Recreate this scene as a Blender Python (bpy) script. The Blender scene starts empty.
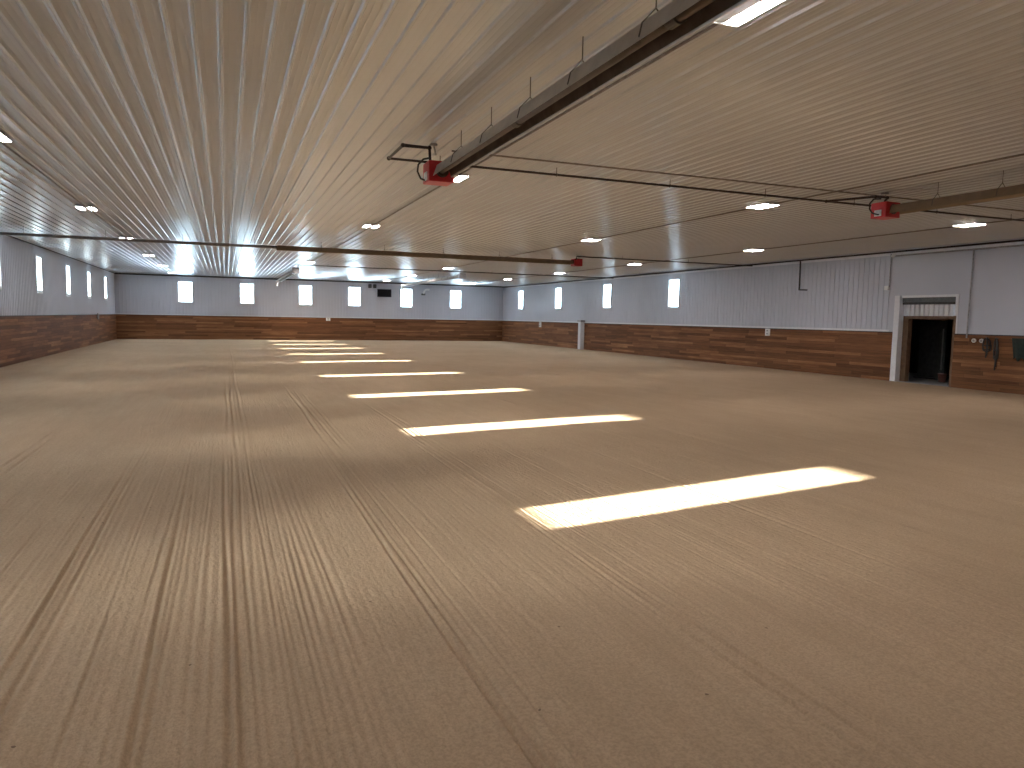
import bpy, bmesh, math, random
import numpy as np
from mathutils import Vector, Matrix
random.seed(7)
C = bpy.context.scene.collection
S = bpy.context.scene

# ------------------------------------------------------------------ camera
H = 4.6                       # ceiling height
XL, XR, YF, YB = -7.14, 21.88, 57.7, -6.0
HW = 1.70                     # height of the wood kick boards
cam_d = bpy.data.cameras.new('camera'); cam = bpy.data.objects.new('camera', cam_d); C.objects.link(cam)
FPX, YAW, PIT, ROL, HC = 725.76, 0.376784, -0.0909596, 0.0182478, 1.97786
fw = Vector((math.sin(YAW)*math.cos(PIT), math.cos(YAW)*math.cos(PIT), math.sin(PIT)))
rt = Vector((math.cos(YAW), -math.sin(YAW), 0)); up = rt.cross(fw)
r2 = rt*math.cos(ROL)+up*math.sin(ROL); u2 = -rt*math.sin(ROL)+up*math.cos(ROL)
M = Matrix((r2, u2, -fw)).transposed().to_4x4(); M.translation = Vector((0, 0, HC))
cam.matrix_world = M
cam_d.sensor_fit = 'HORIZONTAL'; cam_d.sensor_width = 36; cam_d.lens = FPX/1024*36
cam_d.clip_start = 0.05; cam_d.clip_end = 500
S.camera = cam

# ------------------------------------------------------------------ view
S.view_settings.view_transform = 'Standard'; S.view_settings.look = 'None'
S.view_settings.gamma = 1; S.view_settings.use_curve_mapping = False
S.view_settings.exposure = 0.0
S.cycles.max_bounces = 10; S.cycles.diffuse_bounces = 6; S.cycles.glossy_bounces = 4
S.cycles.transparent_max_bounces = 12
S.cycles.caustics_reflective = False; S.cycles.caustics_refractive = False
S.cycles.sample_clamp_indirect = 8
S.cycles.use_denoising = True

# ------------------------------------------------------------------ sun and sky
SUN_EL = math.atan(0.272); SUN_AZ = 0.165      # the light travels towards +X, a little towards +Y
sd = Vector((1, SUN_AZ, 0)).normalized()*math.cos(SUN_EL) + Vector((0, 0, -math.sin(SUN_EL)))
sun_d = bpy.data.lights.new('sun', 'SUN'); sun_d.energy = 95; sun_d.angle = math.radians(0.55); sun_d.color = (1, .95, .86)
sun = bpy.data.objects.new('sun', sun_d); C.objects.link(sun)
sun.rotation_euler = sd.to_track_quat('-Z', 'Y').to_euler(); sun.location = (-20, 10, 12)
haze_d = bpy.data.lights.new('sun_haze', 'SUN'); haze_d.energy = 26; haze_d.angle = math.radians(24); haze_d.color = (1, .96, .9)  # extra wide sun, added for the soft glow around the floor patches
haze = bpy.data.objects.new('sun_haze', haze_d); C.objects.link(haze); haze.rotation_euler = sun.rotation_euler; haze.location = (-20, 12, 12)
W = bpy.data.worlds.new('world'); S.world = W; W.use_nodes = True
nt = W.node_tree; nt.nodes.clear()
def wn(t, **k):
    n = nt.nodes.new(t)
    for a, b in k.items(): setattr(n, a, b)
    return n
tc = wn('ShaderNodeTexCoord')
dot = wn('ShaderNodeVectorMath', operation='DOT_PRODUCT'); dot.inputs[1].default_value = -sd
nt.links.new(tc.outputs['Generated'], dot.inputs[0])
mx = wn('ShaderNodeMath', operation='MAXIMUM'); mx.inputs[1].default_value = 0
nt.links.new(dot.outputs['Value'], mx.inputs[0])
pw = wn('ShaderNodeMath', operation='POWER'); pw.inputs[1].default_value = 30
nt.links.new(mx.outputs[0], pw.inputs[0])
ml = wn('ShaderNodeMath', operation='MULTIPLY_ADD'); ml.inputs[1].default_value = 70; ml.inputs[2].default_value = 23.0
nt.links.new(pw.outputs[0], ml.inputs[0])
bg = wn('ShaderNodeBackground'); bg.inputs[0].default_value = (.62, .82, 1, 1)
nt.links.new(ml.outputs[0], bg.inputs[1])
wo = wn('ShaderNodeOutputWorld'); nt.links.new(bg.outputs[0], wo.inputs[0])

# ------------------------------------------------------------------ materials
def mat(name, col, rough=.5, metal=0, spec=.5, coat=0, emit=None, es=0):
    m = bpy.data.materials.new(name); m.use_nodes = True
    b = m.node_tree.nodes['Principled BSDF']
    b.inputs['Base Color'].default_value = (*col, 1); b.inputs['Roughness'].default_value = rough
    b.inputs['Metallic'].default_value = metal; b.inputs['Specular IOR Level'].default_value = spec
    b.inputs['Coat Weight'].default_value = coat
    if emit: b.inputs['Emission Color'].default_value = (*emit, 1); b.inputs['Emission Strength'].default_value = es
    return m
class N:
    """short-hand node building on one material"""
    def __init__(s, m): s.t = m.node_tree; s.b = s.t.nodes['Principled BSDF']
    def n(s, typ, ins=(), **k):
        x = s.t.nodes.new(typ)
        for a, b in k.items(): setattr(x, a, b)
        for a, b in (ins.items() if isinstance(ins, dict) else enumerate(ins)):
            if b is None: continue
            if isinstance(b, bpy.types.NodeSocket): s.t.links.new(b, x.inputs[a])
            else: x.inputs[a].default_value = b
        return x
    def math(s, op, a, b=None, c=None):
        return s.n('ShaderNodeMath', (a, b, c), operation=op).outputs[0]
    def mix(s, f, a, b, mode='MIX'):
        x = s.n('ShaderNodeMix', data_type='RGBA', blend_type=mode)
        for i, v in ((0, f), (6, a), (7, b)):
            if isinstance(v, bpy.types.NodeSocket): s.t.links.new(v, x.inputs[i])
            else: x.inputs[i].default_value = v
        return x.outputs[2]
    def link(s, a, b): s.t.links.new(a, b)
    def pos(s):
        g = s.n('ShaderNodeNewGeometry'); return g.outputs['Position']
    def noise(s, v, scale, detail=3, rough=.5, scl=None):
        if scl: v = s.n('ShaderNodeVectorMath', (v, scl), operation='MULTIPLY').outputs[0]
        return s.n('ShaderNodeTexNoise', {'Vector': v, 'Scale': scale, 'Detail': detail, 'Roughness': rough}).outputs['Fac']
    def ramp(s, f, *stops):
        r = s.n('ShaderNodeValToRGB', (f,)); e = r.color_ramp.elements
        while len(e) < len(stops): e.new(.5)
        for i, (p, c) in enumerate(stops): e[i].position = p; e[i].color = (*c, 1)
        return r.outputs[0]
    def mr(s, v, a, b, c, d):
        return s.n('ShaderNodeMapRange', (v, a, b, c, d)).outputs[0]

def sand_material():
    m = mat('arena_sand', (.5, .36, .24), .95, spec=.15); k = N(m); P = k.pos()
    big = k.noise(P, .25, 3, .5); mid = k.noise(P, 2.2, 4, .6, (1, .35, 1)); fine = k.noise(P, 60, 4, .7)
    strk = k.noise(P, 9, 3, .6, (1, .05, 1))
    c = k.ramp(k.math('ADD', k.math('MULTIPLY', big, .45), k.math('ADD', k.math('MULTIPLY', mid, .3), k.math('MULTIPLY', strk, .25))),
               (.35, (.415, .295, .186)), (.65, (.53, .386, .252)))
    c = k.mix(k.mr(fine, .42, .68, 0, .6), c, (.27, .19, .12, 1))
    gran = k.noise(P, 26, 3, .6)
    c = k.mix(k.mr(gran, .5, .72, 0, .5), c, (.33, .235, .148, 1))
    vor = k.n('ShaderNodeTexVoronoi', {'Vector': P, 'Scale': 5.5}); vr = k.n('ShaderNodeSeparateColor', (vor.outputs['Color'],)).outputs[0]
    peb = k.math('MULTIPLY', k.math('LESS_THAN', vor.outputs['Distance'], .055), k.math('GREATER_THAN', vr, .8))
    c = k.mix(k.math('MULTIPLY', peb, .75), c, (.12, .075, .05, 1))
    k.link(c, k.b.inputs['Base Color'])
    clod = k.noise(P, 22, 4, .65, (1, .6, 1))
    b1 = k.n('ShaderNodeBump', {'Strength': .6, 'Distance': .02, 'Height': clod})
    b2 = k.n('ShaderNodeBump', {'Strength': .4, 'Distance': .003, 'Height': fine, 'Normal': b1.outputs[0]})
    k.link(b2.outputs[0], k.b.inputs['Normal'])
    return m
def wood_material(axis):
    m = mat('kick_board_wood_'+axis, (.2, .1, .05), .68, spec=.2); k = N(m)
    sp = k.n('ShaderNodeSeparateXYZ', (k.pos(),)); s = sp.outputs[0 if axis == 'x' else 1]; z = sp.outputs[2]
    PH = 0.115
    row = k.math('FLOOR', k.math('DIVIDE', z, PH)); fz = k.math('FRACT', k.math('DIVIDE', z, PH))
    r1 = k.n('ShaderNodeTexWhiteNoise', {'W': row}, noise_dimensions='1D').outputs['Value']
    u = k.math('ADD', k.math('DIVIDE', s, 2.6), k.math('MULTIPLY', r1, 7.3))
    cell = k.math('FLOOR', u); fu = k.math('FRACT', u)
    v = k.n('ShaderNodeCombineXYZ', (cell, row, 3.1)).outputs[0]
    r2_ = k.n('ShaderNodeTexWhiteNoise', {'Vector': v}, noise_dimensions='3D').outputs['Value']
    off = k.math('MULTIPLY', r2_, 37)
    gv = k.n('ShaderNodeCombineXYZ', (k.math('ADD', k.math('MULTIPLY', s, .9), off), off, k.math('MULTIPLY', z, 16))).outputs[0]
    gr = k.noise(gv, 1.6, 5, .6)
    lg = k.noise(k.n('ShaderNodeCombineXYZ', (s, 0.0, k.math('MULTIPLY', z, 3))).outputs[0], .5, 2, .5)
    f = k.math('ADD', k.math('ADD', k.math('MULTIPLY', r2_, .36), k.math('MULTIPLY', gr, .5)), k.math('MULTIPLY', lg, .2))
    c = k.ramp(f, (.27, (.09, .035, .015)), (.5, (.17, .071, .031)), (.66, (.24, .108, .047)), (.82, (.36, .18, .085)))
    gap = k.math('MAXIMUM', k.math('LESS_THAN', fz, .045), k.math('LESS_THAN', fu, .0025))
    c = k.mix(k.math('MULTIPLY', gap, .8), c, (.03, .014, .007, 1))
    k.link(c, k.b.inputs['Base Color'])
    b = k.n('ShaderNodeBump', {'Strength': .5, 'Distance': .01, 'Height': k.math('SUBTRACT', gr, gap)})
    k.link(b.outputs[0], k.b.inputs['Normal'])
    return m
def steel_panel(name, col, rough, spec=.5, coat=0.0):
    m = mat(name, col, rough, spec=spec, coat=coat); k = N(m); P = k.pos()
    m.node_tree.nodes['Principled BSDF'].inputs['Coat Roughness'].default_value = .2
    n = k.noise(P, .6, 3, .5)
    c = k.mix(k.mr(n, .3, .7, 0, 1), (*[x*.96 for x in col], 1), (*[min(1, x*1.03) for x in col], 1))
    k.link(c, k.b.inputs['Base Color'])
    return m
def noisy(name, col, rough, metal=0, amt=.25, scale=12):
    m = mat(name, col, rough, metal); k = N(m)
    n = k.noise(k.pos(), scale, 4, .6)
    k.link(k.mix(k.mr(n, .3, .7, 0, 1), (*[x*(1-amt) for x in col], 1), (*[min(1, x*(1+amt)) for x in col], 1)), k.b.inputs['Base Color'])
    return m
def glass_material():
    m = bpy.data.materials.new('window_glass'); m.use_nodes = True; t = m.node_tree; t.nodes.clear()
    o = t.nodes.new('ShaderNodeOutputMaterial'); mix = t.nodes.new('ShaderNodeMixShader')
    tr = t.nodes.new('ShaderNodeBsdfTransparent'); gl = t.nodes.new('ShaderNodeBsdfGlossy'); gl.inputs['Roughness'].default_value = .02
    tr.inputs[0].default_value = (.96, .985, .98, 1); mix.inputs[0].default_value = .05
    t.links.new(tr.outputs[0], mix.inputs[1]); t.links.new(gl.outputs[0], mix.inputs[2]); t.links.new(mix.outputs[0], o.inputs[0])
    return m
MT = {
 'sand': sand_material(), 'wood_x': wood_material('x'), 'wood_y': wood_material('y'),
 'ceiling': steel_panel('ceiling_steel_panel', (.53, .55, .58), .3, .5, 1.0),
 'wall': steel_panel('wall_steel_panel', (.50, .51, .57), .38),
 'white': noisy('white_painted_metal', (.72, .72, .74), .45, amt=.05),
 'vinyl': noisy('white_window_vinyl', (.78, .80, .82), .4, amt=.04),
 'glass': glass_material(),
 'dark_trim': noisy('dark_trim', (.035, .03, .03), .6),
 'gas_pipe': noisy('black_gas_pipe', (.028, .018, .015), .45, .3),
 'conduit': noisy('grey_conduit', (.34, .33, .33), .4, .6),
 'conduit_tan': noisy('dull_ceiling_conduit', (.20, .17, .15), .5, .3),
 'red': noisy('red_burner_enamel', (.48, .012, .016), .38, amt=.12),
 'plate': noisy('silver_label_plate', (.62, .62, .6), .4, .2),
 'reflector': noisy('aluminium_reflector', (.50, .47, .43), .42, .85, amt=.12, scale=4),
 'reflector_brown': noisy('brown_tinted_reflector', (.26, .19, .13), .5, .6, amt=.12, scale=4),  # browner reflector tone for the right hand and crosswise heaters
 'tube': noisy('heat_darkened_tube', (.10, .075, .06), .5, .7, amt=.3, scale=5),
 'liner': noisy('heat_darkened_liner', (.11, .085, .068), .55, .5, amt=.3, scale=5),  # dark sheet added inside the reflector to make its underside dark
 'wire': noisy('hanger_wire', (.12, .11, .10), .5, .5),
 'hose': noisy('black_gas_hose', (.015, .013, .013), .5),
 'duct': noisy('white_vent_duct', (.8, .8, .8), .35, .2, amt=.05),
 'lamp': mat('lamp_diffuser', (.9, .9, .9), .5, emit=(1, .94, .93), es=130),
 'black': noisy('black_plastic', (.012, .012, .014), .35),
 'jamb': noisy('stained_jamb_timber', (.15, .085, .045), .6, amt=.3, scale=6),
 'leather': noisy('dark_leather', (.018, .012, .009), .55),
 'concrete': noisy('grey_concrete', (.27, .27, .27), .85, amt=.15, scale=3),
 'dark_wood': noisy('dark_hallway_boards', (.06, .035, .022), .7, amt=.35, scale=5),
 'dark_steel': noisy('dark_sheet_metal', (.10, .105, .105), .45, .4, amt=.3, scale=7),
 'screen': mat('dark_screen', (.006, .006, .012), .15),
 'plastic_white': noisy('white_plastic_cover', (.8, .79, .76), .4, amt=.04),
 'socket': mat('socket_face', (.35, .34, .33), .5),
 'beige': noisy('beige_rubber', (.42, .30, .26), .6),
}

# ------------------------------------------------------------------ mesh helpers
def obj(name, bm, m, parent=None, smooth=False):
    me = bpy.data.meshes.new(name); bmesh.ops.recalc_face_normals(bm, faces=bm.faces); bm.to_mesh(me); bm.free()
    for x in (m if isinstance(m, (list, tuple)) else [m]): me.materials.append(x)
    if smooth: me.shade_smooth()
    o = bpy.data.objects.new(name, me); C.objects.link(o)
    if parent: o.parent = parent
    return o
def struct(name, bm, m, parent=None, **k):
    o = obj(name, bm, m, parent, **k)
    if not parent: o['kind'] = 'structure'
    return o
def thing(name, label, cat, loc=(0, 0, 0), rz=0, group=None):
    o = bpy.data.objects.new(name, None); C.objects.link(o); o.empty_display_size = .2
    o.location = loc; o.rotation_euler = (0, 0, rz); tag(o, label, cat, group); return o
def tag(o, label, cat, group=None):
    o['label'] = label; o['category'] = cat
    if group: o['group'] = group
    return o
def dup(root, loc, rz, label, group=None, mats=None):
    r = root.copy(); C.objects.link(r); r.location = loc; r.rotation_euler = (0, 0, rz); r['label'] = label
    if group: r['group'] = group
    for ch in list(root.children):
        c = ch.copy(); C.objects.link(c); c.parent = r
        for g in list(ch.children):
            d = g.copy(); C.objects.link(d); d.parent = c
    return r
def BM(): return bmesh.new()
def box(bm, x0, x1, y0, y1, z0, z1, bev=0):
    r = bmesh.ops.create_cube(bm, size=1, matrix=Matrix.Translation(((x0+x1)/2, (y0+y1)/2, (z0+z1)/2)) @ Matrix.Diagonal((abs(x1-x0), abs(y1-y0), abs(z1-z0), 1)))
    if bev:
        es = {e for v in r['verts'] for e in v.link_edges}
        bmesh.ops.bevel(bm, geom=list(es), offset=bev, segments=2, affect='EDGES', profile=.6)
    return bm
def tube(bm, pts, r, n=10, cap=True):
    pts = [Vector(p) for p in pts]; rings = []; prev = None
    for i, p in enumerate(pts):
        a = pts[max(i-1, 0)]; b = pts[min(i+1, len(pts)-1)]
        t = ((p-a).normalized() if p != a else Vector()) + ((b-p).normalized() if b != p else Vector())
        t = t.normalized()
        q = Vector((0, 0, 1)) if abs(t.z) < .9 else Vector((1, 0, 0))
        if prev is None: u = t.cross(q).normalized()
        else: u = (prev - t*prev.dot(t)).normalized()
        prev = u; w = t.cross(u)
        k = 1.0
        if 0 < i < len(pts)-1:
            c = (p-a).normalized().dot((b-p).normalized()); k = min(1.35, 1/max(.5, math.sqrt((1+c)/2)))
        rings.append([bm.verts.new(p + (u*math.cos(2*math.pi*j/n) + w*math.sin(2*math.pi*j/n))*r*(k if k > 1.05 else 1)) for j in range(n)])
    for A, B in zip(rings, rings[1:]):
        for j in range(n): bm.faces.new((A[j], A[(j+1) % n], B[(j+1) % n], B[j]))
    if cap: bm.faces.new(rings[0]); bm.faces.new(rings[-1])
    return bm
def arc(c, r, a0, a1, ax='xz', n=8):
    o = []
    for i in range(n+1):
        a = a0+(a1-a0)*i/n; u, v = r*math.cos(a), r*math.sin(a)
        o.append({'xz': (c[0]+u, c[1], c[2]+v), 'yz': (c[0], c[1]+u, c[2]+v), 'xy': (c[0]+u, c[1]+v, c[2])}[ax])
    return o
def prism(bm, prof, y0, y1, axis='y'):
    """closed profile [(a,z)] extruded along an axis"""
    f = (lambda a, z, t: (a, t, z)) if axis == 'y' else (lambda a, z, t: (t, a, z))
    A = [bm.verts.new(f(a, z, y0)) for a, z in prof]; B = [bm.verts.new(f(a, z, y1)) for a, z in prof]
    n = len(prof)
    for i in range(n): bm.faces.new((A[i], A[(i+1) % n], B[(i+1) % n], B[i]))
    bm.faces.new(A); bm.faces.new(B[::-1]); return bm

# ------------------------------------------------------------------ floor: groomed sand
def make_floor():
    rng = np.random.default_rng(3)
    xs = np.concatenate([np.arange(XL-.2, -3.2, .08), np.arange(-3.2, 6.2, .0105), np.arange(6.2, XR+.1, .08), [XR+.15]])
    ys = np.concatenate([np.arange(YB-.1, 1.5, .5), np.arange(1.5, 14, .12), np.arange(14, 32, .35), np.arange(32, YF+.4, .8), [YF+.6]])
    X, Y = np.meshgrid(xs, ys); Z = np.zeros_like(X)
    # long furrows left by the drag, running along the hall; each has its own depth and comes and goes
    def fade(y, a, b, s=.8): return 1/(1+np.exp(-(y-a)/s)) * 1/(1+np.exp((y-b)/s))
    def groove(x0, w, d, a, b, wob=.02, ridge=.5):
        ph = rng.uniform(0, 6.28, 3)
        xc = x0 + wob*np.sin(Y*.35+ph[0]) + wob*.4*np.sin(Y*1.1+ph[1])
        t = (X-xc)/w; am = fade(Y, a, b)*(.8+.2*np.sin(Y*1.7+ph[2]))
        return am*(-d*np.exp(-t*t) + d*ridge*np.exp(-(np.abs(t)-1.9)**2*1.3))
    x = -3.3
    while x < 5.5:
        left = x < .9
        d = rng.uniform(.0015, .009)*(1.0 if left else .3)
        a = rng.uniform(-4, 2) if left else rng.uniform(-2, 5)
        b = rng.uniform(7, 9.6)
        Z += groove(x, rng.uniform(.010, .02), d, a, b); x += rng.uniform(.045, .08)
    strong = [(-.03, .026, .014), (.05, .022, .011), (.13, .02, .007), (.27, .02, .008), (-.20, .018, .005), (-.45, .024, .012), (-.52, .02, .006),
              (-1.18, .026, .012), (-1.07, .024, .010), (-1.32, .02, .005), (-1.60, .02, .006), (.42, .018, .005), (-.75, .018, .005), (-2.1, .025, .008),
              (1.26, .022, .012), (1.33, .02, .009), (1.46, .018, .006), (1.6, .016, .004), (2.72, .022, .010), (2.82, .02, .009), (2.98, .018, .006), (3.85, .02, .006), (3.95, .018, .005), (4.3, .016, .004)]
    for x0, w, d in strong: Z += groove(x0, w*.62, d*1.5, -8, rng.uniform(9.0, 10.2), .015)
    for x0, w, d, a, b in [(1.45, .03, .012, 11, 19), (1.60, .026, .010, 11.3, 18), (1.75, .026, .008, 11.5, 17), (.12, .03, .012, 12, 30), (.25, .03, .009, 12, 46), (2.9, .03, .010, 11, 15), (3.05, .03, .008, 11, 14.5),
                       (-2.6, .03, .010, 9, 13), (-2.5, .03, .008, 9, 13), (.0, .03, .010, 13, 22), (5.1, .03, .006, 4, 9), (7.4, .08, .006, 5, 14)]:
        Z += groove(x0, w*.8, d*1.5, a, b, .02)
    # low swells, and the shallow curved windrow where the drag turned
    Z += .006*np.sin(X*.9+.5*np.sin(Y*.5))*np.sin(Y*.33+1) + .004*np.sin(X*2.3+Y*.7)*np.sin(Y*.9)
    for yo, d in ((10.1, .012), (10.25, -.010), (20.5, .008)):
        t = (Y-(yo-.045*(X-1)+.12*np.sin(X*.8)))/.07; Z += d*np.exp(-t*t)*(X < 6)
    Z += rng.normal(0, .0011, Z.shape)
    near = (np.abs(Y-YF) < .8) | (np.abs(X-XL) < .3) | (np.abs(X-XR) < .3) | (Y < -5)
    Z[near] = np.minimum(Z[near], .004)
    nx, ny = len(xs), len(ys)
    me = bpy.data.meshes.new('floor'); n = nx*ny
    me.vertices.add(n); me.vertices.foreach_set('co', np.stack([X, Y, Z], -1).astype('f4').ravel())
    i = (np.arange(ny-1)[:, None]*nx + np.arange(nx-1)[None]).ravel()
    q = np.stack([i, i+1, i+nx+1, i+nx], -1).astype('i4'); nf = len(q)
    me.loops.add(nf*4); me.loops.foreach_set('vertex_index', q.ravel())
    me.polygons.add(nf); me.polygons.foreach_set('loop_start', np.arange(nf, dtype='i4')*4); me.polygons.foreach_set('loop_total', np.full(nf, 4, 'i4'))
    me.update(); me.validate(); me.shade_smooth(); me.materials.append(MT['sand'])
    o = bpy.data.objects.new('floor', me); C.objects.link(o); o['kind'] = 'structure'; o['label'] = 'groomed tan sand floor of the riding hall'
make_floor()

# ------------------------------------------------------------------ ribbed steel sheet
RIB = [(-.030, 0), (-.027, .0006), (-.0235, .003), (-.0165, .0168), (-.0135, .0205), (-.010, .022), (.010, .022), (.0135, .0205), (.0165, .0168), (.0235, .003), (.027, .0006), (.030, 0)]
def rib_profile(a, b, cuts=()):
    """(s, depth) along a sheet: a big rib every 229 mm with two faint ones between"""
    pts = []; P = .2286
    k = math.floor(a/P)
    while k*P < b:
        c = k*P
        for ds, d in (*RIB, (.070, 0), (.074, .0005), (.080, .0022), (.086, .0006), (.090, 0), (.137, 0), (.141, .0006), (.147, .0022), (.153, .0006), (.157, 0)):
            if a < c+ds < b: pts.append((c+ds, d))
        k += 1
    def at(s):
        for (s0, d0), (s1, d1) in zip(pts, pts[1:]):
            if s0 <= s <= s1: return d0+(d1-d0)*(s-s0)/(s1-s0)
        return 0
    for s in (a, b, *cuts):
        if a <= s <= b: pts.append((s, at(s) if a < s < b else 0))
    return sorted(set(pts))
def wall_sheet(name, axis, fixed, inward, a, b, holes, z0=HW, z1=H, ribs=None):
    """vertical ribbed sheet; holes = [(s0,s1,z0,z1)]"""
    bm = BM(); cuts = [h[0] for h in holes]+[h[1] for h in holes]
    pr = rib_profile(a, b, cuts)
    if ribs: pr = [(s, d if ribs(s) else d*.0) for s, d in pr]
    def V(s, d, z): return bm.verts.new((fixed+inward*d, s, z) if axis == 'y' else (s, fixed+inward*d, z))
    for (s0, d0), (s1, d1) in zip(pr, pr[1:]):
        if s1-s0 < 1e-6: continue
        mid = (s0+s1)/2; zs = [(z0, z1)]
        for h in holes:
            if h[0] < mid < h[1]:
                zs = [z for z in ((z0, h[2]), (h[3], z1)) if z[1]-z[0] > .01]
        for za, zb in zs:
            bm.faces.new((V(s0, d0, za), V(s1, d1, za), V(s1, d1, zb), V(s0, d0, zb)))
    bmesh.ops.remove_doubles(bm, verts=bm.verts, dist=1e-5)
    return struct(name, bm, MT['wall'], smooth=True)
# ceiling, ribs along the hall
bm = BM(); pr = rib_profile(XL, XR)
A = [bm.verts.new((s, YB, H-d)) for s, d in pr]; B = [bm.verts.new((s, YF, H-d)) for s, d in pr]
for i in range(len(pr)-1): bm.faces.new((A[i], A[i+1], B[i+1], B[i]))
ceil = struct('ceiling', bm, MT['ceiling'], smooth=True); ceil['label'] = 'pale ribbed steel ceiling with ribs running along the hall'
# roof slab over the ceiling, wall cores
ZS, ZT, WW = 2.65, 4.16, 1.0
LEFT_Y = [4.80, 10.4, 16.1, 22.2, 29.3, 35.4, 41.4, 47.3, 53.45]
FAR_X = [-2.62, 1.55, 5.75, 9.45, 13.58, 17.70]
RIGHT_Y = [53.7, 46.7, 39.65, 32.5]
left_h = [(y-WW/2, y+WW/2, ZS, ZT) for y in LEFT_Y]
far_h = [(x-WW/2, x+WW/2, ZS, ZT) for x in FAR_X]
right_h = [(y-WW/2, y+WW/2, ZS, ZT) for y in RIGHT_Y]
DY0, DY1, DZ = 16.62, 18.65, 2.93
wl = wall_sheet('wall_left', 'y', XL, 1, YB, YF, left_h)
wf = wall_sheet('wall_far', 'x', YF, -1, XL, XR, far_h)
wr = wall_sheet('wall_right', 'y', XR, -1, YB, YF, right_h+[(DY0, DY1+.1, HW, DZ)], ribs=lambda s: s > 19.1)
wb = wall_sheet('wall_back', 'x', YB, 1, XL, XR, [])

# windows: vinyl frame lining the opening and a pane
def window(n, axis, fixed, outward, s, fr=.05):
    a, b = s-WW/2, s+WW/2; t = .13; bm = BM(); fb = fr+.01; ft = .05
    def bx(s0, s1, d0, d1, z0, z1):
        p, q = sorted((fixed+outward*d0, fixed+outward*d1))
        if axis == 'y': box(bm, p, q, s0, s1, z0, z1)
        else: box(bm, s0, s1, p, q, z0, z1)
    for (s0, s1, z0, z1) in ((a-.02, a+fr, ZS-.02, ZT+.02), (b-fr, b+.02, ZS-.02, ZT+.02), (a+fr, b-fr, ZS-.02, ZS+fb), (a+fr, b-fr, ZT-ft, ZT+.02)):
        bx(s0, s1, -.024, t, z0, z1)
    f = struct('window_%d' % n, bm, MT['vinyl'])
    bm = BM(); bx(a+fr-.005, b-fr+.005, .06, .068, ZS+fb-.005, ZT-ft+.005)
    struct('pane', bm, MT['glass'], f); return f
k = 1
for y in LEFT_Y: window(k, 'y', XL, -1, y, .10); k += 1
for x in FAR_X: window(k, 'x', YF, 1, x); k += 1
for y in RIGHT_Y: window(k, 'y', XR, 1, y); k += 1

# wood kick boards with a dark cap
def kick(name, axis, fixed, inward, a, b):
    t0, t1 = (fixed-inward*.12, fixed+inward*.05)
    def B_(z0, z1, e):
        bm = BM(); p, q = sorted((t0, t1+inward*e))
        box(bm, *((p, q, a, b) if axis == 'y' else (a, b, p, q)), z0, z1); return bm
    o = struct(name, B_(-.05, HW, 0), MT['wood_'+axis])
    struct('cap_rail', B_(HW, HW+.03, .015), MT['dark_trim'], o)
    return o
kick('baseboard_left', 'y', XL, 1, YB, YF)
kick('baseboard_far', 'x', YF, -1, XL+.05, XR-.05)
kick('baseboard_right', 'y', XR, -1, DY1+.22, YF)
kick('baseboard_front', 'y', XR, -1, YB, DY0-.06)
kick('baseboard_back', 'x', YB, 1, XL+.05, XR-.05)
# pale flashing strip just above the boards, and dark corner trim under the ceiling
bm = BM(); box(bm, XR-.025, XR+.02, 19.1, YF-.1, HW+.03, HW+.10); struct('trim_1', bm, MT['white'])
bm = BM(); box(bm, XR-.03, XR+.05, YB, YF, H-.20, H-.03); struct('trim_2', bm, MT['white'])
bm = BM(); box(bm, XL, XR, YF-.03, YF+.05, H-.10, H); struct('trim_3', bm, MT['dark_trim'])
bm = BM(); box(bm, XL-.05, XL+.03, YB, YF, H-.06, H); struct('trim_4', bm, MT['dark_trim'])
bm = BM(); box(bm, XL-.1, XR+.1, YF-.03, YF+.02, HW+.03, HW+.08); struct('trim_5', bm, MT['white'])

# ------------------------------------------------------------------ doorway on the right
bm = BM()   # pale post that cases the far side of the opening
box(bm, XR-.08, XR+.14, DY1, DY1+.22, -.02, DZ+.06, .006)
struct('trim_6', bm, MT['white'])
bm = BM(); box(bm, XR-.01, XR+.36, DY0-.02, DY1, DZ-.02, DZ+.06); box(bm, XR-.02, XR+.03, DY0-.10, DY0, HW, DZ+.06)
struct('trim_7', bm, MT['white'])
bm = BM()   # jambs and header of stained timber, set back in the opening
box(bm, XR+.14, XR+.34, DY1-.20, DY1+.3, 0, 2.28, .004); box(bm, XR-.03, XR+.30, DY0-.06, DY0+.03, 0, 2.30, .004)
box(bm, XR+.10, XR+.34, DY0+.03, DY1-.20, 2.19, 2.29, .004)
dr = struct('door_1', bm, MT['jamb'])
bm = BM()   # short ribbed sheet over the header
prof = []
n = 11; w = (DY1-DY0-.03)/n
for i in range(n):
    y = DY0+.03+i*w
    prof += [(y, 0), (y+w*.62, 0), (y+w*.68, -.05), (y+w*.94, -.05)]
prof.append((DY1, 0))
for z0, z1 in ((2.29, 2.68),):
    for (y0, d0), (y1, d1) in zip(prof, prof[1:]):
        bm.faces.new([bm.verts.new((XR+.16-d0*-1, y0, z0)), bm.verts.new((XR+.16-d1*-1, y1, z0)), bm.verts.new((XR+.16-d1*-1, y1, z1)), bm.verts.new((XR+.16-d0*-1, y0, z1))])
bmesh.ops.remove_doubles(bm, verts=bm.verts, dist=1e-5)
struct('header_sheet', bm, MT['white'], dr)
bm = BM(); box(bm, XR+.06, XR+.20, DY0, DY1, 2.68, 2.76); struct('head_shadow_strip', bm, MT['dark_trim'], dr)  # dark strip built in for the shadow line above the ribbed sheet
bm = BM(); box(bm, XR+.05, XR+.12, DY0, DY1, 2.765, 2.91); struct('head_panel', bm, MT['dark_steel'], dr)
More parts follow.
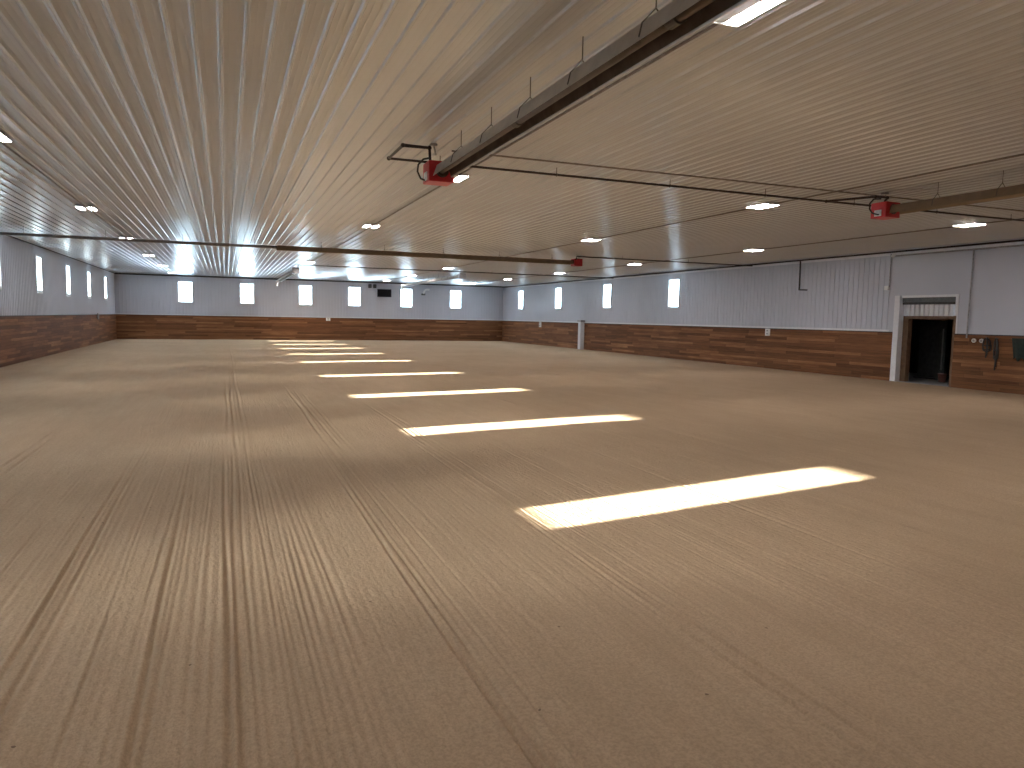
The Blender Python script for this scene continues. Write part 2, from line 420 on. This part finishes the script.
# the dark hallway beyond
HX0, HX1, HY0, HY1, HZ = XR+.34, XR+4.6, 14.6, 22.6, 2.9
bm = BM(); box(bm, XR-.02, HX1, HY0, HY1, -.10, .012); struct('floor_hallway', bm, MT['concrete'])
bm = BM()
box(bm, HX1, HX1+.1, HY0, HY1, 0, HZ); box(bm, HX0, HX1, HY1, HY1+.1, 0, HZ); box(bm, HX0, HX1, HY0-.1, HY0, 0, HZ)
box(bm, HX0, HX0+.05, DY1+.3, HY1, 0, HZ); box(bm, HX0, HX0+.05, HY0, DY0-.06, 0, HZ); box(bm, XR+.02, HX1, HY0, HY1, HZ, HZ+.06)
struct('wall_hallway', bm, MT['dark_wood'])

# a dark sliding panel with a pale upright, and a bucket standing by it, both seen through the doorway
t = thing('sliding_panel', 'dark sheet metal panel with pale upright edge bar standing inside the open doorway', 'panel', (24.3, 19.05, .012), 0)
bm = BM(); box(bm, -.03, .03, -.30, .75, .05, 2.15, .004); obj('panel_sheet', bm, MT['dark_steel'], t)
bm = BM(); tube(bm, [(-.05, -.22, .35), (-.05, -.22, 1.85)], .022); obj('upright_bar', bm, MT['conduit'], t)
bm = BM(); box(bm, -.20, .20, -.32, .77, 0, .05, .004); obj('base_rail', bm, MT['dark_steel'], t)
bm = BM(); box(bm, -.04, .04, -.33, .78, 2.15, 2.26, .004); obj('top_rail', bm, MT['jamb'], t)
t = thing('bucket', 'small dull reddish bucket on the concrete just inside the doorway', 'bucket', (23.35, 18.05, .012))
bm = BM(); prof = [(.10, 0), (.11, .005), (.145, .27), (.155, .275), (.155, .29), (.14, .29), (.105, .02), (0.0, .02)]
for i in range(24):
    a0, a1 = 2*math.pi*i/24, 2*math.pi*(i+1)/24
    for (ra, za), (rb, zb) in zip(prof, prof[1:]):
        vs = [bm.verts.new((r*math.cos(a), r*math.sin(a), z)) for r, z, a in ((ra, za, a0), (ra, za, a1), (rb, zb, a1), (rb, zb, a0))]
        bm.faces.new(vs)
bmesh.ops.remove_doubles(bm, verts=bm.verts, dist=1e-4)
obj('pail', bm, noisy('dull_red_plastic', (.16, .06, .045), .5), t, smooth=True)
bm = BM(); tube(bm, arc((0, 0, .27), .155, 0, math.pi, 'xz', 14), .004, 6); obj('handle', bm, MT['wire'], t)

# ------------------------------------------------------------------ ceiling lights
ROWX = [-3.24, 4.01, 11.2, 17.8]
ROWY = [53.8, 46.0, 37.9, 29.7, 21.5, 13.3, 5.14, -2.9]  # last entry sits unseen behind the camera, added to brighten the foreground
def make_light(label):
    t = thing('ceiling_light', label, 'ceiling light', (0, 0, 0), 0, 'twin-strip ceiling lights')
    bm = BM(); box(bm, -.21, .21, -.33, .33, -.046, -.0225, .005); obj('housing', bm, MT['ceiling'], t)
    for s in (-1, 1):
        bm = BM(); box(bm, s*.13-.068, s*.13+.068, -.30, .30, -.0495, -.0465); obj('diffuser', bm, MT['lamp'], t)
    for y0, y1 in ((-.325, -.303), (.303, .325)):
        bm = BM(); box(bm, -.20, .20, y0, y1, -.052, -.0465, .002); obj('end_cap', bm, MT['white'], t)
    return t
rown = ['in the row nearest the left wall', 'in the second row from the left', 'in the third row from the left', 'in the row nearest the right wall']
ordn = ['closest to the far wall', 'second from the far wall', 'third from the far wall', 'fourth from the far wall', 'fifth from the far wall', 'sixth from the far wall', 'seventh from the far wall', 'added unseen behind the viewer']
L0 = None
for i, x in enumerate(ROWX):
    for j, y in enumerate(ROWY):
        lab = 'lit ceiling light %s, %s' % (ordn[j], rown[i])
        if L0 is None: L0 = make_light(lab); L0.location = (x, y, H)
        else: dup(L0, (x, y, H), 0, lab, 'twin-strip ceiling lights')
# conduits joining each row of lights
for i, x in enumerate(ROWX):
    t = thing('lighting_conduit', 'thin dull conduit joining the ceiling lights ' + rown[i], 'conduit', (x+.02, 0, H))
    for a, b in zip(ROWY, ROWY[1:]):
        bm = BM(); tube(bm, [(0, a-.335, -.036), (0, b+.335, -.036)], .016, 8); obj('conduit_run', bm, MT['conduit_tan'], t)

# ------------------------------------------------------------------ tube heaters
def make_heater(name, label, length, refl, hang, end_elbow=False, chains=True, grp='gas tube heaters under the ceiling', vent=0):
    """burner box at local origin, tube running towards -Y, z=0 is the tube axis; hang = ceiling above the axis"""
    t = thing(name, label, 'heater', (0, 0, 0), 0, grp)
    bm = BM(); box(bm, -.19, .19, .0, .36, -.17, .13, .012); b = obj('burner_box', bm, MT['red'], t)
    bm = BM(); box(bm, -.205, -.188, .10, .26, -.14, -.02, .004); obj('label_plate', bm, MT['plate'], b)
    bm = BM(); tube(bm, arc((.01, 0, -.01), .09, 0, 2*math.pi, 'xz', 20), .012, 6, False); tube(bm, [(.01, -.005, -.01), (.01, -.03, -.01)], .085, 18); obj('flange', bm, MT['tube'], b)
    bm = BM()
    T = .006   # open-bottomed reflector: a folded sheet with real thickness
    outer = [(-.145, -.105), (-.137, -.085), (-.085, .055), (.085, .055), (.137, -.085), (.145, -.105)]
    inner = [(.138, -.102), (.130, -.083), (.080, .049), (-.080, .049), (-.130, -.083), (-.138, -.102)]
    prism(bm, outer+inner, -length, -.04); r = obj('reflector', bm, refl, t)
    bm = BM(); prism(bm, [(a*.985, z-.002) for a, z in inner[1:5]]+[(a*.96, z-.005) for a, z in inner[1:5][::-1]], -length+.01, -.05); obj('reflector_liner', bm, MT['liner'], r)
    bm = BM(); tube(bm, [(0, -.02, -.01), (0, -length+.15, -.01)], .048, 16); rtb = obj('radiant_tube', bm, MT['tube'], t, smooth=True)
    for yc in (-3.0, -6.0, -9.0):
        bm = BM(); tube(bm, [(0, yc-.06, -.01), (0, yc+.06, -.01)], .062, 16); box(bm, .04, .08, yc-.05, yc+.05, -.03, .0, .004); obj('coupling', bm, MT['wire'], rtb)
    if vent:
        bm = BM(); tube(bm, [(0, -length+.16, -.01), (0, -length-vent, -.01)], .05, 14); obj('vent_pipe', bm, MT['conduit_tan'], t, smooth=True)
    if end_elbow:
        bm = BM(); tube(bm, [(0, -length+.2, -.01), (0, -length-.9, -.01)]+arc((0, -length-.9, -.16), .15, math.pi/2, math.pi, 'yz', 6)+[(0, -length-1.05, -.34)], .07, 14)
        obj('exhaust_elbow', bm, MT['duct'], t, smooth=True)
    yy = -.95 if chains else 0
    k = 0
    while -yy < length+vent-.3:
        bm = BM(); inr = -yy < length
        tube(bm, [(0, yy, hang), (0, yy, .145 if inr else .04)], .006, 6); hg = obj('hanger_wire', bm, MT['wire'], t)
        if inr:
            bm = BM(); tube(bm, [(-.146, yy-.01, -.08), (-.115, yy, .03), (0, yy, .15), (.115, yy, .03), (.146, yy-.01, -.08)], .006, 6); obj('spreader_wire', bm, MT['wire'], hg)
        yy -= 1.2 if inr and vent == 0 else 2.3; k += 1
    return t
ZH = 4.245
heater = make_heater('tube_heater', 'large grey gas tube heater with red burner box, nearest the viewer overhead', 12.0, MT['reflector'], H-ZH-.001)
heater.location = (3.015, 10.6, ZH-.11)
h2 = dup(heater, (12.22, 10.75, ZH), 0, 'brownish gas tube heater with red burner box at the upper right', 'gas tube heaters under the ceiling')
for ch in h2.children:
    if ch.name.startswith('reflector'):
        ch.data = ch.data.copy(); ch.data.materials[0] = MT['reflector_brown']
        for g in ch.children: g.data = g.data.copy(); g.data.materials[0] = MT['reflector_brown']
h3 = make_heater('tube_heater', 'long brown tube heater running crosswise over mid hall, red box at its right end', 11.7, MT['reflector_brown'], H-4.33-.001, vent=8.5)
h3.location = (13.45, 27.4, 4.33); h3.rotation_euler = (0, 0, -math.pi/2)
h4 = make_heater('tube_heater', 'pale tube heater running to the far wall right of the dark screen', 13.4, MT['reflector'], H-4.26-.001, end_elbow=True)
h4.location = (12.3, 39.2, 4.26); h4.rotation_euler = (0, 0, math.pi)
for ch in h4.children:
    if ch.name.startswith('burner_box'):
        ch.data.materials[0] = MT['conduit']
dup(h4, (3.5, 40.2, 4.26), math.pi, 'pale tube heater running to the far wall left of the dark screen', 'gas tube heaters under the ceiling')

# ------------------------------------------------------------------ gas pipes
def pipe(name, label, pts, r, m, cat='pipe', hangers=(), hz=H-.018, n=10):
    bm = BM(); tube(bm, pts, r, n); o = obj(name, bm, m, smooth=False); tag(o, label, cat)
    if len(hangers):
        for (x, y, z) in hangers:
            bm = BM(); tube(bm, [(x, y, hz), (x, y, z)], .007, 6); tube(bm, arc((x, y, z), r+.008, 0, 2*math.pi, 'yz', 12), .005, 5, False)
            obj('hanger_rod', bm, MT['wire'], o)
    return o
ZP, YP = 4.46, 11.7
pipe('gas_pipe', 'black gas pipe running crosswise overhead between the two nearest red burner boxes', [(2.46, YP, ZP), (XR-.05, YP, ZP)], .02, MT['gas_pipe'],
     hangers=[(x, YP, ZP) for x in (3.3, 5.39, 7.7, 9.9, 12.2, 14.6, 17.0, 19.4)])
def branch(label, pts, hose):
    o = pipe('gas_branch', label, pts, .021, MT['gas_pipe'])
    bm = BM()
    for p in pts[:-1]:
        p = Vector(p); bmesh.ops.create_uvsphere(bm, u_segments=10, v_segments=8, radius=.034, matrix=Matrix.Translation(p))
    obj('pipe_elbow', bm, MT['gas_pipe'], o)
    bm = BM(); tube(bm, hose, .014, 8); obj('flexible_hose', bm, MT['hose'], o)
    return o
branch('black pipe loop with flexible hose feeding the nearest red burner box', [(2.46, YP, ZP), (2.46, 10.72, ZP), (2.86, 10.72, ZP), (2.88, 10.75, 4.27)],
       [(2.86, 10.75, 4.32), (2.78, 10.77, 4.30), (2.71, 10.79, 4.22), (2.70, 10.8, 4.12), (2.75, 10.8, 4.02), (2.85, 10.8, 3.99)])
branch('black pipe loop with flexible hose feeding the red burner box at the right', [(11.45, YP, ZP), (11.85, 10.85, ZP), (12.16, 10.85, ZP), (12.10, 10.85, 4.39)],
       [(12.05, 10.9, ZP-.02), (11.86, 10.9, 4.42), (11.77, 10.9, 4.33), (11.77, 10.9, 4.22), (11.85, 10.9, 4.15), (12.0, 10.9, 4.13), (12.02, 10.9, 4.14)])
pipe('gas_pipe', 'dark gas pipe from the right wall to the crosswise mid hall heater', [(13.1, 26.35, 4.33), (13.1, 26.35, ZP), (XR-.11, 26.35, ZP)], .022, MT['gas_pipe'],
     hangers=[(x, 26.35, ZP) for x in (15.2, 18.4)])
pipe('gas_pipe', 'dark gas pipe running crosswise near the far wall to the two pale heaters', [(3.5, 38.75, 4.30), (3.5, 38.75, ZP), (XR-.11, 38.75, ZP)], .026, MT['gas_pipe'],
     hangers=[(x, 38.75, ZP) for x in (5, 8, 11, 14, 17, 20)])
# supply pipe along the top of the right wall
pipe('gas_pipe', 'long black pipe along the right wall just under the ceiling', [(XR-.07, YB+.1, H-.085), (XR-.07, YF-.1, H-.085)], .032, MT['gas_pipe'])
pipe('gas_pipe', 'short black drop pipe with bent foot low on the right wall', [(XR-.06, 23.5, H-.12), (XR-.06, 23.48, 3.33), (XR-.06, 23.05, 3.31)], .03, MT['gas_pipe'])
# ceiling wiring
pipe('wiring_conduit', 'thin tan conduit crossing the ceiling beside the nearest gas pipe', [(3.3, 11.05, H-.074), (XR-.12, 11.03, H-.074)], .014, MT['conduit_tan'], 'conduit')
pipe('wiring_conduit', 'thin conduit running along the ceiling beside the nearest big heater', [(3.88, 12.2, H-.034), (3.88, YB+.1, H-.034)], .016, MT['conduit_tan'], 'conduit')
for x in (2.98, 12.2):
    side = 'nearest' if x < 5 else 'right hand'
    bm = BM(); tube(bm, [(x, 10.95, H-.02), (x+.03, 10.9, 4.40)], .012, 6); box(bm, x-.05, x+.05, 10.9, 11.0, H-.06, H-.02, .004)
    tag(obj('power_cord', bm, MT['conduit']), 'short grey power cord dropping from the ceiling to the %s burner box' % side, 'cord')

# ------------------------------------------------------------------ wall fittings
def wall_box(name, label, cat, loc, rz, w, h, d, m, holes=True):
    t = thing(name, label, cat, loc, rz)
    bm = BM(); box(bm, -w/2, w/2, 0, -d, -h/2, h/2, .004); obj('cover_plate', bm, m, t)
    if holes:
        bm = BM()
        for s in (-1, 1): box(bm, -w*.2, w*.2, -d, -d-.004, s*h*.22-h*.12, s*h*.22+h*.12, .001)
        obj('socket', bm, MT['socket'], t)
    return t
R_ = -math.pi/2   # local -Y looks to -X: fitting on the right wall
wall_box('wall_outlet', 'white double outlet on the brown boards in the middle of the right wall', 'outlet', (XR-.05, 25.2, 1.56), R_, .26, .30, .05, MT['plastic_white'])
wall_box('wall_outlet', 'small pale outlet on the brown boards of the far wall', 'outlet', (7.42, YF-.05, 1.60), 0, .32, .22, .06, MT['plastic_white'])
wall_box('wall_outlet', 'small pale box on the right wall boards near the far corner', 'outlet', (XR-.05, 49.6, 1.55), R_, .30, .45, .07, MT['plastic_white'])
wall_box('wall_outlet', 'small box at the top of the left wall boards near the far corner', 'outlet', (XL+.05, 49.6, 1.62), -R_, .30, .36, .07, MT['conduit'])
for y, w_ in ((15.87, 'left'), (15.62, 'right')):
    t = thing('round_receptacle', 'round white receptacle, %s one of the pair on boards right of the doorway' % w_, 'receptacle', (XR-.05, y, 1.53), R_)
    bm = BM(); tube(bm, [(0, 0, 0), (0, -.05, 0)], .062, 20); obj('rim', bm, MT['plastic_white'], t)
    bm = BM(); tube(bm, [(0, -.05, 0), (0, -.056, 0)], .040, 16); obj('face', bm, MT['socket'], t)
# conduits on the right wall
o = pipe('wall_conduit', 'grey conduit down the right wall ending in a small box left of the doorway', [(XR-.04, 19.17, 4.46), (XR-.04, 19.17, 3.30)], .022, MT['conduit'], 'conduit')
bm = BM(); box(bm, XR-.10, XR-.02, 19.17, 19.33, 3.20, 3.34, .006); obj('junction_box', bm, MT['plastic_white'], o)
pipe('wall_conduit', 'grey conduit running down the wall to the boards right of the doorway', [(XR-.04, 16.12, 4.40), (XR-.075, 16.12, 1.60)], .022, MT['conduit'], 'conduit')
pipe('wall_conduit', 'grey conduit running level along the right wall above the doorway', [(XR-.06, 18.95, 4.37), (XR-.06, YB+.1, 4.37)], .026, MT['conduit'], 'conduit')
t = thing('security_camera', 'small white dome camera high on the right wall above the doorway', 'camera', (XR-.03, 19.02, 4.40), R_)
bm = BM(); box(bm, -.06, .06, 0, -.06, -.02, .08, .01); obj('mount', bm, MT['plastic_white'], t)
bm = BM(); bmesh.ops.create_uvsphere(bm, u_segments=16, v_segments=12, radius=.06, matrix=Matrix.Translation((0, -.09, -.03))); obj('dome', bm, MT['plastic_white'], t, smooth=True)

# screen and small speakers on the far wall
t = thing('wall_screen', 'dark flat screen mounted high on the far wall between two windows', 'screen', (11.78, YF-.03, 3.74))
bm = BM(); box(bm, -.56, .56, -.03, -.09, -.31, .31, .01); obj('bezel', bm, MT['black'], t)
bm = BM(); box(bm, -.52, .52, -.09, -.095, -.27, .27); obj('display', bm, MT['screen'], t)
bm = BM(); box(bm, -.2, .2, 0.01, -.03, -.15, .15); obj('bracket', bm, MT['dark_steel'], t)
for x, sd_ in ((10.62, 'left'), (11.0, 'right')):
    t = thing('loudspeaker', 'small black speaker near the ceiling left of the dark screen, %s one of two' % sd_, 'speaker', (x, YF-.06, 4.28))
    bm = BM(); box(bm, -.12, .12, -.22, .0, -.17, .12, .015); obj('speaker_body', bm, MT['black'], t)
    bm = BM(); tube(bm, [(0, -.222, -.02), (0, -.23, -.02)], .08, 16); obj('grille', bm, MT['dark_steel'], t)
# vent elbow at the far wall
t = thing('exhaust_vent', 'white bent exhaust vent on the far wall between the two rightmost windows', 'vent', (14.95, YF, 4.0))
bm = BM(); tube(bm, [(.45, -.25, .12), (.20, -.25, .12), (.07, -.25, .04), (.0, -.25, -.12), (-.02, -.22, -.22)], .075, 14); obj('elbow', bm, MT['duct'], t, smooth=True)
bm = BM(); box(bm, -.16, .12, -.27, 0, -.34, -.20, .01); obj('wall_flange', bm, MT['dark_steel'], t)

# pale post at the far part of the right wall
t = thing('gate_post', 'white square post standing against the right wall boards beneath a window', 'post', (XR-.05, 42.72, 0), 0)
bm = BM(); box(bm, -.24, 0, -.22, .22, -.03, 1.80, .01); box(bm, -.28, -.20, -.22, -.10, -.03, 1.80, .01); obj('post_body', bm, MT['white'], t)
bm = BM(); box(bm, -.30, .02, -.25, .25, 1.80, 1.90, .01); obj('cap', bm, MT['conduit'], t)

# dark tack hanging on the boards right of the doorway
def strap_set(label, y, z0, z1, w, cat='halter'):
    t = thing('horse_halter', label, cat, (XR-.05, y, z1), R_)
    bm = BM(); tube(bm, [(0, 0, 0), (0, -.10, .0), (0, -.12, .03)], .010, 8); obj('hook', bm, MT['wire'], t)
    L_ = z1-z0
    bm = BM()   # looped straps
    for s, ww in ((-1, w), (1, w)):
        pts = [(0, -.09, .01), (s*ww*.35, -.08, -L_*.12), (s*ww*.5, -.06, -L_*.4), (s*ww*.42, -.05, -L_*.62), (0, -.05, -L_*.7)]
        for o_ in (-.012, 0, .012): tube(bm, [(p[0]+o_, p[1], p[2]) for p in pts], .014, 6)
    for f in (.35, .55):
        tube(bm, [(-w*.5, -.06, -L_*f), (0, -.085, -L_*f-.03), (w*.5, -.06, -L_*f)], .017, 6)
    obj('strap', bm, MT['leather'], t)
    bm = BM(); tube(bm, [(0, -.07, .0), (.02, -.07, -L_*.5), (-.01, -.06, -L_)], .020, 8); tube(bm, [(.03, -.09, .0), (.04, -.08, -L_*.45), (.02, -.06, -L_*.9)], .018, 8)
    obj('lead_rope', bm, MT['leather'], t)
    return t
strap_set('dark leather halter hanging on boards, nearest the doorway', 15.42, 1.02, 1.62, .26)
strap_set('long narrow dark halter with trailing rope, second from the doorway', 15.12, .66, 1.62, .13)
t = thing('hanging_blanket', 'dark folded horse blanket hanging on boards at the right edge', 'blanket', (XR-.05, 14.35, 1.62), R_)
bm = BM(); tube(bm, [(-.30, -.10, 0), (.34, -.10, 0)], .012, 8); tube(bm, [(-.29, 0, 0), (-.29, -.10, 0)], .012, 8); tube(bm, [(.33, 0, 0), (.33, -.10, 0)], .012, 8); obj('rack', bm, MT['wire'], t)
bm = BM(); nn = 16
def bl(i, off):
    u = i/nn; return (-.27+.58*u, -.10+off+.018*math.sin(u*17), )
V0 = []
for (off, zb) in ((-.03, -.62), (.02, -.5)):
    rows = []
    for zi in range(7):
        f = zi/6; row = []
        for i in range(nn+1):
            x, y = bl(i, off); sh = 1-.25*f*(1 if i < nn/2 else .2)
            row.append(bm.verts.new(((x-.02)*sh+.02, y*(1-.2*f), .02+(zb+.06*math.sin(i*.9))*f)))
        rows.append(row)
    for a, b in zip(rows, rows[1:]):
        for i in range(nn): bm.faces.new((a[i], a[i+1], b[i+1], b[i]))
    V0.append(rows)
for i in range(nn): bm.faces.new((V0[0][0][i], V0[0][0][i+1], V0[1][0][i+1], V0[1][0][i]))
o = obj('cloth', bm, noisy('dark_green_cloth', (.014, .022, .018), .9), t, smooth=True)
md = o.modifiers.new('thickness', 'SOLIDIFY'); md.thickness = .012; md.offset = 0
